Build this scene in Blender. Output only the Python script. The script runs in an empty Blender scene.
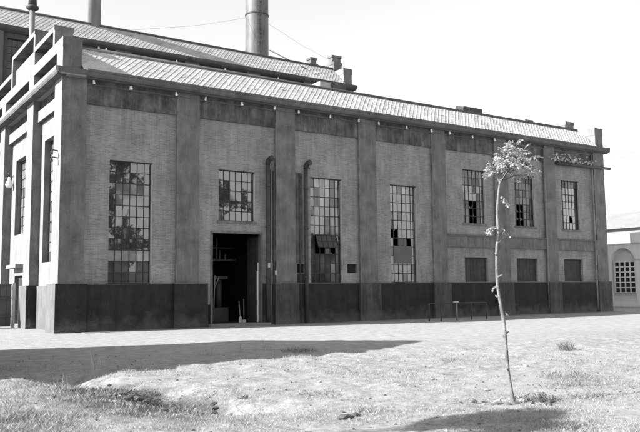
import bpy, math, random
import numpy as np
from mathutils import Vector, Matrix, noise
random.seed(7)
rng = np.random.default_rng(11)
sc = bpy.context.scene
COL = sc.collection

# ------------------------------------------------------------------ materials
def nd(nt, t, **kw):
    n = nt.nodes.new(t)
    for k, v in kw.items(): setattr(n, k, v)
    return n

def mat(name, lo, hi, scale=1.0, detail=6, rough=.85, streak=0, streak_col=None, bump=0, bscale=20, brick=False,
        mortar=None, spec=.25, planks=0, fine=0, stretch=(1,1,1), axis='xz', bsize=(.23,.07), metal=0, chips=0, chip_at=.66, splash=0, tones=0):
    m = bpy.data.materials.new(name); m.use_nodes = True
    nt = m.node_tree; L = nt.links.new
    b = nt.nodes['Principled BSDF']
    tc = nd(nt, 'ShaderNodeTexCoord')
    mp = nd(nt, 'ShaderNodeMapping'); mp.inputs['Scale'].default_value = stretch
    L(tc.outputs['Object'], mp.inputs[0])
    n = nd(nt, 'ShaderNodeTexNoise'); n.inputs['Scale'].default_value = scale; n.inputs['Detail'].default_value = detail
    n.inputs['Roughness'].default_value = .62
    L(mp.outputs[0], n.inputs['Vector'])
    r = nd(nt, 'ShaderNodeValToRGB'); e = r.color_ramp.elements
    e[0].position = .3; e[1].position = .7
    e[0].color = (lo, lo, lo, 1); e[1].color = (hi, hi, hi, 1)
    L(n.outputs['Fac'], r.inputs[0])
    col = r.outputs[0]
    def mul(c, f, amt):
        x = nd(nt, 'ShaderNodeMix', data_type='RGBA', blend_type='MULTIPLY')
        if isinstance(amt, float) or isinstance(amt, int): x.inputs[0].default_value = amt
        else: L(amt, x.inputs[0])
        L(c, x.inputs[6])
        if isinstance(f, float): x.inputs[7].default_value = (f, f, f, 1)
        else: L(f, x.inputs[7])
        return x.outputs[2]
    hgt = None
    if brick:
        sp = nd(nt, 'ShaderNodeSeparateXYZ'); L(tc.outputs['Object'], sp.inputs[0])
        cb = nd(nt, 'ShaderNodeCombineXYZ')
        if axis == 'xz': L(sp.outputs[0], cb.inputs[0])
        else: L(sp.outputs[1], cb.inputs[0])
        L(sp.outputs[2], cb.inputs[1])
        bt = nd(nt, 'ShaderNodeTexBrick')
        bt.inputs['Scale'].default_value = 1
        bt.inputs['Brick Width'].default_value = bsize[0]; bt.inputs['Row Height'].default_value = bsize[1]
        bt.inputs['Mortar Size'].default_value = .011; bt.inputs['Mortar Smooth'].default_value = .3
        bt.inputs['Color1'].default_value = (.78,.78,.78,1); bt.inputs['Color2'].default_value = (1.14,1.14,1.14,1)
        bt.inputs['Mortar'].default_value = (mortar,)*3+(1,)
        L(cb.outputs[0], bt.inputs['Vector'])
        col = mul(col, bt.outputs['Color'], 1.0)
        hgt = bt.outputs['Fac']
    if planks:
        sp = nd(nt, 'ShaderNodeSeparateXYZ'); L(tc.outputs['Object'], sp.inputs[0])
        a = nd(nt, 'ShaderNodeMath', operation='MULTIPLY'); a.inputs[1].default_value = 1/planks
        s = nd(nt, 'ShaderNodeMath', operation='ADD'); L(sp.outputs[0], s.inputs[0]); L(sp.outputs[1], s.inputs[1])
        L(s.outputs[0], a.inputs[0])
        fr = nd(nt, 'ShaderNodeMath', operation='FRACT'); L(a.outputs[0], fr.inputs[0])
        gt = nd(nt, 'ShaderNodeMath', operation='GREATER_THAN'); gt.inputs[1].default_value = .04; L(fr.outputs[0], gt.inputs[0])
        fl = nd(nt, 'ShaderNodeMath', operation='FLOOR'); L(a.outputs[0], fl.inputs[0])
        wn = nd(nt, 'ShaderNodeTexWhiteNoise', noise_dimensions='1D'); L(fl.outputs[0], wn.inputs['W'])
        mr = nd(nt, 'ShaderNodeMapRange'); mr.inputs[3].default_value = .86; mr.inputs[4].default_value = 1.08; L(wn.outputs[0], mr.inputs[0])
        mm = nd(nt, 'ShaderNodeMath', operation='MULTIPLY'); L(gt.outputs[0], mm.inputs[0]); L(mr.outputs[0], mm.inputs[1])
        col = mul(col, mm.outputs[0], 1.0)
    if streak:
        mp2 = nd(nt, 'ShaderNodeMapping'); mp2.inputs['Scale'].default_value = (3.4, 3.4, .42)
        L(tc.outputs['Object'], mp2.inputs[0])
        n2 = nd(nt, 'ShaderNodeTexNoise'); n2.inputs['Scale'].default_value = 1.3; n2.inputs['Detail'].default_value = 9; n2.inputs['Roughness'].default_value = .68
        L(mp2.outputs[0], n2.inputs['Vector'])
        r2 = nd(nt, 'ShaderNodeValToRGB'); r2.color_ramp.elements[0].position = .38; r2.color_ramp.elements[1].position = .62
        s0 = 1-streak; r2.color_ramp.elements[0].color = (s0,s0,s0,1); r2.color_ramp.elements[1].color = (1.08,1.08,1.08,1)
        L(n2.outputs['Fac'], r2.inputs[0]); col = mul(col, r2.outputs[0], 1.0)
    if chips:
        n4 = nd(nt, 'ShaderNodeTexNoise'); n4.inputs['Scale'].default_value = 2.7; n4.inputs['Detail'].default_value = 8; n4.inputs['Roughness'].default_value = .7
        L(tc.outputs['Object'], n4.inputs['Vector'])
        r4 = nd(nt, 'ShaderNodeValToRGB'); r4.color_ramp.elements[0].position = chip_at; r4.color_ramp.elements[1].position = chip_at+.035
        L(n4.outputs['Fac'], r4.inputs[0])
        x = nd(nt, 'ShaderNodeMix', data_type='RGBA'); L(r4.outputs[0], x.inputs[0]); L(col, x.inputs[6])
        x.inputs[7].default_value = (chips,chips,chips,1); col = x.outputs[2]
    if splash:      # dried mud thrown up along the foot of the wall
        s3 = nd(nt, 'ShaderNodeSeparateXYZ'); L(tc.outputs['Object'], s3.inputs[0])
        n5 = nd(nt, 'ShaderNodeTexNoise'); n5.inputs['Scale'].default_value = 2.2; n5.inputs['Detail'].default_value = 8; L(tc.outputs['Object'], n5.inputs['Vector'])
        k5 = nd(nt, 'ShaderNodeMath', operation='MULTIPLY_ADD'); L(n5.outputs['Fac'], k5.inputs[0]); k5.inputs[1].default_value = -1.5; L(s3.outputs[2], k5.inputs[2])
        m5 = nd(nt, 'ShaderNodeMapRange'); m5.inputs[1].default_value = -.75; m5.inputs[2].default_value = -.1; m5.inputs[3].default_value = .75; m5.inputs[4].default_value = 0; L(k5.outputs[0], m5.inputs[0])
        x = nd(nt, 'ShaderNodeMix', data_type='RGBA'); L(m5.outputs[0], x.inputs[0]); L(col, x.inputs[6]); x.inputs[7].default_value = (splash,)*3+(1,); col = x.outputs[2]
    if tones:
        at = nd(nt, 'ShaderNodeAttribute', attribute_name='tone')
        m6 = nd(nt, 'ShaderNodeMapRange'); m6.inputs[3].default_value = 1-tones; m6.inputs[4].default_value = 1+tones*.4; L(at.outputs['Fac'], m6.inputs[0])
        col = mul(col, m6.outputs[0], 1.0)
    if fine:
        n3 = nd(nt, 'ShaderNodeTexNoise'); n3.inputs['Scale'].default_value = 18; n3.inputs['Detail'].default_value = 5
        L(tc.outputs['Object'], n3.inputs['Vector'])
        r3 = nd(nt, 'ShaderNodeValToRGB'); r3.color_ramp.elements[0].position=.35; r3.color_ramp.elements[1].position=.65
        r3.color_ramp.elements[0].color = (1-fine,)*3+(1,); r3.color_ramp.elements[1].color = (1+fine*.4,)*3+(1,)
        L(n3.outputs['Fac'], r3.inputs[0]); col = mul(col, r3.outputs[0], 1.0)
    L(col, b.inputs['Base Color'])
    b.inputs['Roughness'].default_value = rough
    b.inputs['Specular IOR Level'].default_value = spec
    b.inputs['Metallic'].default_value = metal
    if bump:
        nb = nd(nt, 'ShaderNodeTexNoise'); nb.inputs['Scale'].default_value = bscale; nb.inputs['Detail'].default_value = 6
        L(tc.outputs['Object'], nb.inputs['Vector'])
        bp = nd(nt, 'ShaderNodeBump'); bp.inputs['Strength'].default_value = bump; bp.inputs['Distance'].default_value = .03
        L(nb.outputs['Fac'], bp.inputs['Height'])
        if hgt is not None:
            b2 = nd(nt, 'ShaderNodeBump', invert=True); b2.inputs['Strength'].default_value = .6; b2.inputs['Distance'].default_value = .01
            L(hgt, b2.inputs['Height']); L(bp.outputs[0], b2.inputs['Normal']); L(b2.outputs[0], b.inputs['Normal'])
        else: L(bp.outputs[0], b.inputs['Normal'])
    return m

def glass(name, base, refl, rough=.04, wav=.02):
    m = bpy.data.materials.new(name); m.use_nodes = True
    nt = m.node_tree; L = nt.links.new
    for n in list(nt.nodes): nt.nodes.remove(n)
    o = nd(nt, 'ShaderNodeOutputMaterial'); mx = nd(nt, 'ShaderNodeMixShader'); mx.inputs[0].default_value = refl
    d = nd(nt, 'ShaderNodeBsdfDiffuse'); g = nd(nt, 'ShaderNodeBsdfGlossy'); g.inputs['Roughness'].default_value = rough
    g.inputs['Color'].default_value = (.95,.95,.95,1)
    tc = nd(nt, 'ShaderNodeTexCoord')
    n = nd(nt, 'ShaderNodeTexNoise'); n.inputs['Scale'].default_value = 2.3; n.inputs['Detail'].default_value = 7
    L(tc.outputs['Object'], n.inputs['Vector'])
    r = nd(nt, 'ShaderNodeValToRGB'); r.color_ramp.elements[0].position=.3; r.color_ramp.elements[1].position=.7
    r.color_ramp.elements[0].color = (base*.6,)*3+(1,); r.color_ramp.elements[1].color = (base*1.4,)*3+(1,)
    L(n.outputs['Fac'], r.inputs[0]); L(r.outputs[0], d.inputs['Color'])
    n2 = nd(nt, 'ShaderNodeTexNoise'); n2.inputs['Scale'].default_value = 3.5; L(tc.outputs['Object'], n2.inputs['Vector'])
    bp = nd(nt, 'ShaderNodeBump'); bp.inputs['Strength'].default_value = wav*5; bp.inputs['Distance'].default_value = .02
    L(n2.outputs['Fac'], bp.inputs['Height']); L(bp.outputs[0], g.inputs['Normal'])
    L(d.outputs[0], mx.inputs[1]); L(g.outputs[0], mx.inputs[2]); L(mx.outputs[0], o.inputs['Surface'])
    return m

M = dict(
    brick = mat('brick', .17, .265, .7, rough=.9, brick=True, mortar=1.25, bump=.25, bscale=30, streak=.16),
    brick_side = mat('brick_side', .2, .26, .55, rough=.9, brick=True, mortar=1.15, bump=.25, bscale=30, axis='yz'),
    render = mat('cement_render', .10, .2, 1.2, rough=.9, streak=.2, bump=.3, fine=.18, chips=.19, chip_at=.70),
    render_sunlit = mat('render_sunlit', .21, .275, 1.3, rough=.9, streak=.22, bump=.25, fine=.12, chips=.10, chip_at=.70),  # paler copy of the render for sunlit faces, sunlight put into the colour
    frieze = mat('stain_shade_render', .05, .17, 1.6, rough=.95, streak=.5, bump=.25, fine=.15),  # stained front frieze; also painted shade under ledges and in recesses
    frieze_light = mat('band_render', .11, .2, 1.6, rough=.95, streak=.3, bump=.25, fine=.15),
    cornice = mat('cornice_render', .08, .15, 1.3, rough=.9, bump=.3, fine=.18, streak=.15),
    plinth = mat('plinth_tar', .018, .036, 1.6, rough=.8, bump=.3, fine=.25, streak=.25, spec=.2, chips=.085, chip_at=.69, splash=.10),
    plinth_sunlit = mat('plinth_sunlit', .12, .17, 1.2, rough=.9, bump=.2, fine=.12, streak=.15),  # paler copy of the plinth for its sunlit side, light in the colour
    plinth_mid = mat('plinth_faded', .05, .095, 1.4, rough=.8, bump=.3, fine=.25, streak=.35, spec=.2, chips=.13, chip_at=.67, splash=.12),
    flue = mat('flue_metal', .18, .30, .5, rough=.6, streak=.2),
    arris = mat('worn_arris', .12, .26, 2.2, rough=.9, streak=.45, fine=.2),
    ledge = mat('plinth_ledge', .08, .14, 3, rough=.9, bump=.3, fine=.2),
    tile = mat('clay_tile', .38, .52, 1.1, rough=.85, fine=.15, tones=.14, bump=.2),
    tile_far = mat('far_tile', .3, .42, 1.0, rough=.85, fine=.15, tones=.14, bump=.2),
    ridge = mat('ridge_cap', .06, .10, 2, rough=.9),
    flatroof = mat('flat_roof', .12, .18, 1, rough=.95),
    iron = mat('window_iron', .025, .04, 4, rough=.6),
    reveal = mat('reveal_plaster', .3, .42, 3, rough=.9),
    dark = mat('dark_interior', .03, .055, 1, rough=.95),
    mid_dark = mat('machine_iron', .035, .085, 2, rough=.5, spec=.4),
    wood_dark = mat('old_boards', .04, .07, 3, rough=.9, planks=.3, bump=.3, fine=.2),
    board = mat('grey_board', .10, .13, 1.5, rough=.9, fine=.1),
    wood_pale = mat('pale_wood', .14, .22, 4, rough=.8, stretch=(6,6,1)),
    white = mat('white_porcelain', .75, .82, 3, rough=.25, spec=.5),
    pale_paint = mat('pale_paint', .3, .45, 3, rough=.7, chips=.25),
    pipe = mat('pipe_iron', .04, .075, 3, rough=.65, streak=.3, spec=.3),
    pipe_pale = mat('pipe_galvanised', .16, .22, 3, rough=.5, streak=.25),
    wire = mat('wire', .05, .06, 1, rough=.6),
    stack = mat('chimney_steel', .09, .16, .5, rough=.55, streak=.35, fine=.1, spec=.4),
    hall_wall = mat('hall_wall', .06, .09, .7, rough=.9, streak=.25, brick=True, mortar=1.2),
    hall_pale = mat('hall_render', .10, .14, .7, rough=.9, streak=.2),
    far_wall = mat('far_wall', .7, .8, .8, rough=.9, streak=.1, fine=.05),
    far_niche = mat('far_niche', .58, .68, .8, rough=.9),
    far_roof = mat('far_roof', .2, .25, .3, rough=.9, streak=.1),
    far_pale = mat('far_pale', .2, .25, .6, rough=.9),
    block = mat('block_brick', .15, .2, .5, rough=.9, brick=True, mortar=1.2),
    gate = mat('gate_boards', .08, .12, 2, rough=.85, planks=.28, streak=.2),
    bark = mat('bark', .07, .28, 5, rough=.9, bump=.5, bscale=40, stretch=(1,1,.4)),
    bark_dark = mat('bark_dark', .06, .12, 5, rough=.95, bump=.5, bscale=25, stretch=(1,1,.3)),
    leaf_pale = None, leaf = None, grass = None,
    stone = mat('stone', .25, .42, 6, rough=.9, bump=.4),
    clod = mat('clod', .06, .13, 6, rough=.95, bump=.5),
    concrete = mat('concrete', .16, .24, .9, rough=.9, fine=.2, bump=.2),
)
M['glass_clear'] = glass('glass_clear', .04, .17, .02, .004)
M['glass_dirty'] = glass('glass_dirty', .10, .14, .05, .006)
M['glass_bright'] = glass('glass_bright', .19, .15, .06, .006)
M['glass_dim'] = glass('glass_dim', .06, .08, .05, .006)
M['glass_dark'] = glass('glass_dark', .03, .05, .06, .006)

def leafmat(name, lo, hi, trans):
    m = bpy.data.materials.new(name); m.use_nodes = True
    nt = m.node_tree; L = nt.links.new; b = nt.nodes['Principled BSDF']
    at = nd(nt, 'ShaderNodeAttribute', attribute_name='tone')
    r = nd(nt, 'ShaderNodeValToRGB'); r.color_ramp.elements[0].color = (lo,lo,lo,1); r.color_ramp.elements[1].color = (hi,hi,hi,1)
    L(at.outputs['Fac'], r.inputs[0]); L(r.outputs[0], b.inputs['Base Color'])
    b.inputs['Roughness'].default_value = .6; b.inputs['Specular IOR Level'].default_value = .25
    if trans:
        t = nd(nt, 'ShaderNodeBsdfTranslucent'); L(r.outputs[0], t.inputs['Color'])
        mx = nd(nt, 'ShaderNodeMixShader'); mx.inputs[0].default_value = trans
        o = nt.nodes['Material Output']; L(b.outputs[0], mx.inputs[1]); L(t.outputs[0], mx.inputs[2]); L(mx.outputs[0], o.inputs['Surface'])
    return m
M['leaf_pale'] = leafmat('leaf_pale', .24, .58, .4)
M['leaf'] = leafmat('leaf', .03, .10, .25)
M['grass'] = leafmat('dry_blades', .16, .5, .3)
M['weed'] = leafmat('weed_leaf', .06, .24, .3)
M['leaf_lit'] = leafmat('withered_leaf', .3, .7, .3)

# ------------------------------------------------------------------ builders
def worldloc(o):
    v = Vector((0,0,0))
    while o is not None: v += o.location; o = o.parent
    return v

def tag(o, label=None, cat=None, group=None, kind=None):
    if label: o['label'] = label
    if cat: o['category'] = cat
    if group: o['group'] = group
    if kind: o['kind'] = kind
    return o

def thing(name, loc, label, cat, group=None):
    o = bpy.data.objects.new(name, None); COL.objects.link(o); o.location = loc
    return tag(o, label, cat, group)

class MB:
    def __init__(s): s.v = []; s.f = []; s.mi = []; s.tone = []; s.smooth = []
    def quad(s, a, b, c, d, mi=0, tone=0):
        n = len(s.v); s.v += [tuple(a), tuple(b), tuple(c), tuple(d)]; s.f.append((n,n+1,n+2,n+3)); s.mi.append(mi); s.tone.append(tone); s.smooth.append(False)
    def box(s, x0, x1, y0, y1, z0, z1, mi=0):
        n = len(s.v)
        s.v += [(x0,y0,z0),(x1,y0,z0),(x1,y1,z0),(x0,y1,z0),(x0,y0,z1),(x1,y0,z1),(x1,y1,z1),(x0,y1,z1)]
        for f in ((0,3,2,1),(4,5,6,7),(0,1,5,4),(1,2,6,5),(2,3,7,6),(3,0,4,7)):
            s.f.append(tuple(n+i for i in f)); s.mi.append(mi); s.tone.append(0); s.smooth.append(False)
        return s
    def prism(s, poly, x0, x1, mi=0):          # poly of (y,z), extruded along x
        n = len(s.v); k = len(poly)
        s.v += [(x0,p[0],p[1]) for p in poly] + [(x1,p[0],p[1]) for p in poly]
        fs = [tuple(n+i for i in range(k)), tuple(n+k+i for i in reversed(range(k)))]
        fs += [(n+i, n+k+i, n+k+(i+1)%k, n+(i+1)%k) for i in range(k)]
        for f in fs: s.f.append(f); s.mi.append(mi); s.tone.append(0); s.smooth.append(False)
        return s
    def prismy(s, poly, y0, y1, mi=0):         # poly of (x,z), extruded along y
        n = len(s.v); k = len(poly)
        s.v += [(p[0],y0,p[1]) for p in poly] + [(p[0],y1,p[1]) for p in poly]
        fs = [tuple(n+i for i in reversed(range(k))), tuple(n+k+i for i in range(k))]
        fs += [(n+i, n+(i+1)%k, n+k+(i+1)%k, n+k+i) for i in range(k)]
        for f in fs: s.f.append(f); s.mi.append(mi); s.tone.append(0); s.smooth.append(False)
        return s
    def tube(s, pts, radii, seg=8, mi=0, cap=True):
        pts = [Vector(p) for p in pts]
        if not hasattr(radii, '__len__'): radii = [radii]*len(pts)
        n = len(s.v); up = Vector((.13,.07,1)).normalized(); prev = None
        for i, p in enumerate(pts):
            t = (pts[min(i+1,len(pts)-1)]-pts[max(i-1,0)]).normalized()
            if prev is None:
                a = t.cross(up)
                if a.length < .2: a = t.cross(Vector((1,0,0)))
            else: a = prev - t*prev.dot(t)
            a.normalize(); prev = a; b = t.cross(a)
            for k in range(seg):
                an = 2*math.pi*k/seg
                s.v.append(tuple(p + (a*math.cos(an)+b*math.sin(an))*radii[i]))
        for i in range(len(pts)-1):
            for k in range(seg):
                k2 = (k+1)%seg
                s.f.append((n+i*seg+k, n+i*seg+k2, n+(i+1)*seg+k2, n+(i+1)*seg+k)); s.mi.append(mi); s.tone.append(0); s.smooth.append(True)
        if cap:
            s.f.append(tuple(n+k for k in reversed(range(seg)))); s.f.append(tuple(n+(len(pts)-1)*seg+k for k in range(seg)))
            s.mi += [mi,mi]; s.tone += [0,0]; s.smooth += [False,False]
        return s
    def blob(s, c, r, seed=0, sub=2, squash=(1,1,1), rough=.25, mi=0):
        import bmesh
        bm = bmesh.new(); bmesh.ops.create_icosphere(bm, subdivisions=sub, radius=1)
        n = len(s.v)
        for v in bm.verts:
            d = v.co.normalized(); k = 1+rough*noise.noise(d*1.7+Vector((seed*3.1,seed*1.7,0)))*2
            s.v.append((c[0]+d.x*r*k*squash[0], c[1]+d.y*r*k*squash[1], c[2]+d.z*r*k*squash[2]))
        for f in bm.faces: s.f.append(tuple(n+v.index for v in f.verts)); s.mi.append(mi); s.tone.append(0); s.smooth.append(False)
        bm.free(); return s
    def build(s, name, mats, parent=None):
        if not isinstance(mats, (list,tuple)): mats = [mats]
        off = worldloc(parent) if parent else Vector((0,0,0))
        me = bpy.data.meshes.new(name)
        me.from_pydata([(x-off.x,y-off.y,z-off.z) for x,y,z in s.v], [], s.f)
        for m in mats: me.materials.append(m)
        me.polygons.foreach_set('material_index', s.mi)
        me.polygons.foreach_set('use_smooth', s.smooth)
        if any(s.tone):
            a = me.attributes.new('tone', 'FLOAT', 'FACE'); a.data.foreach_set('value', s.tone)
        me.update()
        o = bpy.data.objects.new(name, me); COL.objects.link(o)
        if parent: o.parent = parent
        return o

def wall(mb, ax, c0, c1, u0, u1, z0, z1, ops, mi=0, mi_rev=0):
    """wall slab between c0 and c1 on the axis across it, from u0..u1 along it, with openings (u0,u1,z0,z1)"""
    us = sorted({u0,u1,*[o[0] for o in ops],*[o[1] for o in ops]}); zs = sorted({z0,z1,*[o[2] for o in ops],*[o[3] for o in ops]})
    us = [u for u in us if u0 <= u <= u1]; zs = [z for z in zs if z0 <= z <= z1]
    def solid(i, j):
        if i < 0 or j < 0 or i >= len(us)-1 or j >= len(zs)-1: return None
        u = (us[i]+us[i+1])/2; z = (zs[j]+zs[j+1])/2
        return not any(o[0] < u < o[1] and o[2] < z < o[3] for o in ops)
    P = (lambda u,c,z: (u,c,z)) if ax == 'x' else (lambda u,c,z: (c,u,z))
    for i in range(len(us)-1):
        for j in range(len(zs)-1):
            if not solid(i,j): continue
            a,b,c,d = us[i],us[i+1],zs[j],zs[j+1]
            mb.quad(P(a,c0,c),P(b,c0,c),P(b,c0,d),P(a,c0,d),mi); mb.quad(P(b,c1,c),P(a,c1,c),P(a,c1,d),P(b,c1,d),mi)
            for di,dj,q in ((-1,0,((a,c),(a,d))),(1,0,((b,c),(b,d))),(0,-1,((a,c),(b,c))),(0,1,((a,d),(b,d)))):
                sdd = solid(i+di,j+dj)
                if sdd is True: continue
                m2 = mi if sdd is None else mi_rev
                (p,q1),(p2,q2) = q
                mb.quad(P(p,c0,q1),P(p2,c0,q2),P(p2,c1,q2),P(p,c1,q1),m2)

# ------------------------------------------------------------------ camera (fitted)
CAM = Vector((-8.176,-31.411,1.65)); yaw, pitch, roll = math.radians(33.724), math.radians(5.54), math.radians(-.584)
fw = Vector((math.sin(yaw)*math.cos(pitch), math.cos(yaw)*math.cos(pitch), math.sin(pitch)))
rt = Vector((math.cos(yaw), -math.sin(yaw), 0)); up = rt.cross(fw)
r2 = rt*math.cos(roll)+up*math.sin(roll); u2 = -rt*math.sin(roll)+up*math.cos(roll)
cd = bpy.data.cameras.new('camera'); cam = bpy.data.objects.new('camera', cd); COL.objects.link(cam)
m3 = Matrix((r2, u2, -fw)).transposed(); cam.matrix_world = Matrix.Translation(CAM) @ m3.to_4x4()
cd.sensor_width = 36; cd.lens = 755.34/640*36; cd.clip_end = 3000; cd.clip_start = .1
sc.camera = cam

# ------------------------------------------------------------------ light
SUN_AZ = Vector((-.977,.212,0)).normalized(); EL = math.radians(30)
sd = Vector((SUN_AZ.x*math.cos(EL), SUN_AZ.y*math.cos(EL), math.sin(EL)))
sl = bpy.data.lights.new('sun', 'SUN'); sl.energy = 5.0; sl.angle = math.radians(.5); sl.color = (1,.995,.985)
so = bpy.data.objects.new('sun', sl); COL.objects.link(so); so.rotation_euler = sd.to_track_quat('Z','Y').to_euler(); so.location = (-40,20,60)
w = bpy.data.worlds.new('World'); sc.world = w; w.use_nodes = True
nt = w.node_tree; bg = nt.nodes['Background']
sky = nd(nt, 'ShaderNodeTexSky', sky_type='NISHITA'); sky.sun_disc = False
sky.sun_elevation = EL; sky.sun_rotation = math.atan2(SUN_AZ.x, SUN_AZ.y)
sky.air_density = 3.0; sky.dust_density = 0.0; sky.ozone_density = 1.0
bw = nd(nt, 'ShaderNodeRGBToBW'); nt.links.new(sky.outputs[0], bw.inputs[0]); nt.links.new(bw.outputs[0], bg.inputs['Color'])
bg.inputs['Strength'].default_value = .09
sc.view_settings.view_transform = 'Standard'; sc.view_settings.look = 'None'; sc.view_settings.gamma = 1
sc.view_settings.use_curve_mapping = False; sc.view_settings.exposure = 1.4

# ------------------------------------------------------------------ ground
def ground_z(x, y):
    z = 0.0
    d = math.hypot(x+4, y+22)
    near = max(0, min(1, (-10.5-y)/4))
    if near > 0:
        z += near*(.022*noise.noise(Vector((x*.45,y*.45,0))) + .038*noise.noise(Vector((x*1.5,y*1.5,3))) + .022*noise.noise(Vector((x*4,y*4,5))))
    # the shallow ditch in the left foreground
    t = max(0, min(1, ((y+15.2)/-6.5))); cx = -4.55+1.25*t
    dx = x-cx - .25*math.sin(y*1.9)
    if -22.5 < y < -14.5:
        fade = min(1, (y+22.5)/1.0, (-14.5-y)/1.2)
        prof = -.24*math.exp(-((dx-.25)/.5)**2) + .03*math.exp(-((dx+.75)/.6)**2)+.05*noise.noise(Vector((x*2.3,y*2.3,7)))
        z += fade*prof
    if y > -11: z += .012*noise.noise(Vector((x*.5,y*.5,9)))-.01
    return z
xs = sorted({*[round(v,3) for v in np.arange(-12,13.01,.16)], *[-900,-400,-150,-80,-50,-35,-25,-18,-15,15,18,22,26,30,35,40,46,55,70,100,160,400,900]})
ys = sorted({*[round(v,3) for v in np.arange(-27,-10.4,.16)], *[-900,-400,-150,-80,-55,-45,-38,-34,-31,-29,-28,-10,-9,-8,-7,-6,-5,-4,-3,-2,-1,0,5,10,20,35,60,120,300,900]})
gv = [(x,y,ground_z(x,y)) for y in ys for x in xs]; nx = len(xs)
gf = [(j*nx+i, j*nx+i+1, (j+1)*nx+i+1, (j+1)*nx+i) for j in range(len(ys)-1) for i in range(nx-1)]
gm = bpy.data.meshes.new('ground'); gm.from_pydata(gv,[],gf); gm.polygons.foreach_set('use_smooth',[True]*len(gf))
def ground_mat():
    m = bpy.data.materials.new('dry_ground'); m.use_nodes = True; nt = m.node_tree; L = nt.links.new; b = nt.nodes['Principled BSDF']
    tc = nd(nt,'ShaderNodeTexCoord')
    def nz(s, dt=8, ro=.6, st=None):
        n = nd(nt,'ShaderNodeTexNoise'); n.inputs['Scale'].default_value=s; n.inputs['Detail'].default_value=dt; n.inputs['Roughness'].default_value=ro
        if st:
            mp = nd(nt,'ShaderNodeMapping'); mp.inputs['Scale'].default_value=st; L(tc.outputs['Object'],mp.inputs[0]); L(mp.outputs[0],n.inputs['Vector'])
        else: L(tc.outputs['Object'],n.inputs['Vector'])
        return n.outputs['Fac']
    def ramp(f, p0, p1, c0, c1):
        r = nd(nt,'ShaderNodeValToRGB'); e=r.color_ramp.elements; e[0].position=p0; e[1].position=p1; e[0].color=(c0,)*3+(1,); e[1].color=(c1,)*3+(1,)
        L(f,r.inputs[0]); return r.outputs[0]
    big = ramp(nz(.22,5), .35,.65,.0,1.0)
    bare = ramp(nz(2.6,12,.78), .34,.66,.22,.42)
    scrub = ramp(nz(4,12,.82), .36,.64,.10,.42)
    sp = nd(nt,'ShaderNodeSeparateXYZ'); L(tc.outputs['Object'],sp.inputs[0])
    yy = nd(nt,'ShaderNodeMapRange'); yy.inputs[1].default_value=-11.5; yy.inputs[2].default_value=-15.5; L(sp.outputs[1],yy.inputs[0])
    ad = nd(nt,'ShaderNodeMath',operation='MULTIPLY'); L(yy.outputs[0],ad.inputs[0])
    mr = nd(nt,'ShaderNodeMapRange'); mr.inputs[3].default_value=.35; mr.inputs[4].default_value=1; L(big,mr.inputs[0]); L(mr.outputs[0],ad.inputs[1])
    mx = nd(nt,'ShaderNodeMix',data_type='RGBA'); L(ad.outputs[0],mx.inputs[0]); L(bare,mx.inputs[6]); L(scrub,mx.inputs[7])
    speck = ramp(nz(22,8,.75), .34,.50,.5,1.0)
    mu = nd(nt,'ShaderNodeMix',data_type='RGBA',blend_type='MULTIPLY'); mu.inputs[0].default_value=.8; L(mx.outputs[2],mu.inputs[6]); L(speck,mu.inputs[7])
    # darker dug soil along the ditch
    ds = nd(nt,'ShaderNodeMapping'); ds.inputs['Location'].default_value=(4.0*.95,19.9*.42,0); ds.inputs['Scale'].default_value=(.95,.42,0); L(tc.outputs['Object'],ds.inputs[0])
    ln = nd(nt,'ShaderNodeVectorMath',operation='LENGTH'); L(ds.outputs[0],ln.inputs[0])
    nn = nd(nt,'ShaderNodeMath',operation='ADD'); L(ln.outputs['Value'],nn.inputs[0]); L(nz(1.8,8,.7),nn.inputs[1])
    sm = nd(nt,'ShaderNodeMapRange'); sm.inputs[1].default_value=1.3; sm.inputs[2].default_value=1.75; sm.inputs[3].default_value=.25; sm.inputs[4].default_value=1.0; L(nn.outputs[0],sm.inputs[0])
    m3_ = nd(nt,'ShaderNodeMix',data_type='RGBA',blend_type='MULTIPLY'); m3_.inputs[0].default_value=1; L(mu.outputs[2],m3_.inputs[6]); L(sm.outputs[0],m3_.inputs[7])
    L(m3_.outputs[2], b.inputs['Base Color']); b.inputs['Roughness'].default_value=.95; b.inputs['Specular IOR Level'].default_value=.1
    bp = nd(nt,'ShaderNodeBump'); bp.inputs['Strength'].default_value=.6; bp.inputs['Distance'].default_value=.045
    L(nz(9,10,.7), bp.inputs['Height']); L(bp.outputs[0], b.inputs['Normal'])
    return m
gm.materials.append(ground_mat()); go = bpy.data.objects.new('ground', gm); COL.objects.link(go); tag(go, kind='structure')
ap = MB().box(.9,36.3,-.8,-.134,-.1,.008).build('pavement', M['concrete']); tag(ap, kind='structure')

# ------------------------------------------------------------------ the power house
PH = thing('power_house', (0,0,0), 'long brick power house with pilasters, stepped parapets and tall steel windows', 'building')
LX, DY = 35.95, 17.45
PIL = [(0,1.03),(5.12,6.2),(10.25,11.35),(15.31,16.42),(20.4,21.42),(25.4,26.53),(29.95,30.9),(34.84,LX)]
BF = .14                                     # face of the brick
WIN = dict(w1=(2.1,4.02,1.97,7.27,11,6), w2=(7.25,9.16,4.87,7.27,5,6), w3=(12.32,14.24,1.97,7.28,11,6), w4=(17.45,19.3,1.97,7.26,11,6),
           w5=(22.87,24.7,5.37,8.54,7,6), w6=(27.2,29.04,5.37,8.54,7,6), w7=(31.6,33.4,5.32,8.52,7,6))
BRD = [(22.86,24.72),(27.2,29.06),(31.6,33.46)]
DOOR = (6.84,9.55,.1,4.39)
VENT = [(11.5,11.95,2.46,2.9),(14.54,15.17,2.47,2.92)]
ops = [v[:4] for v in WIN.values()] + [(a,b,1.99,3.4) for a,b in BRD] + [DOOR] + VENT
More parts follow.
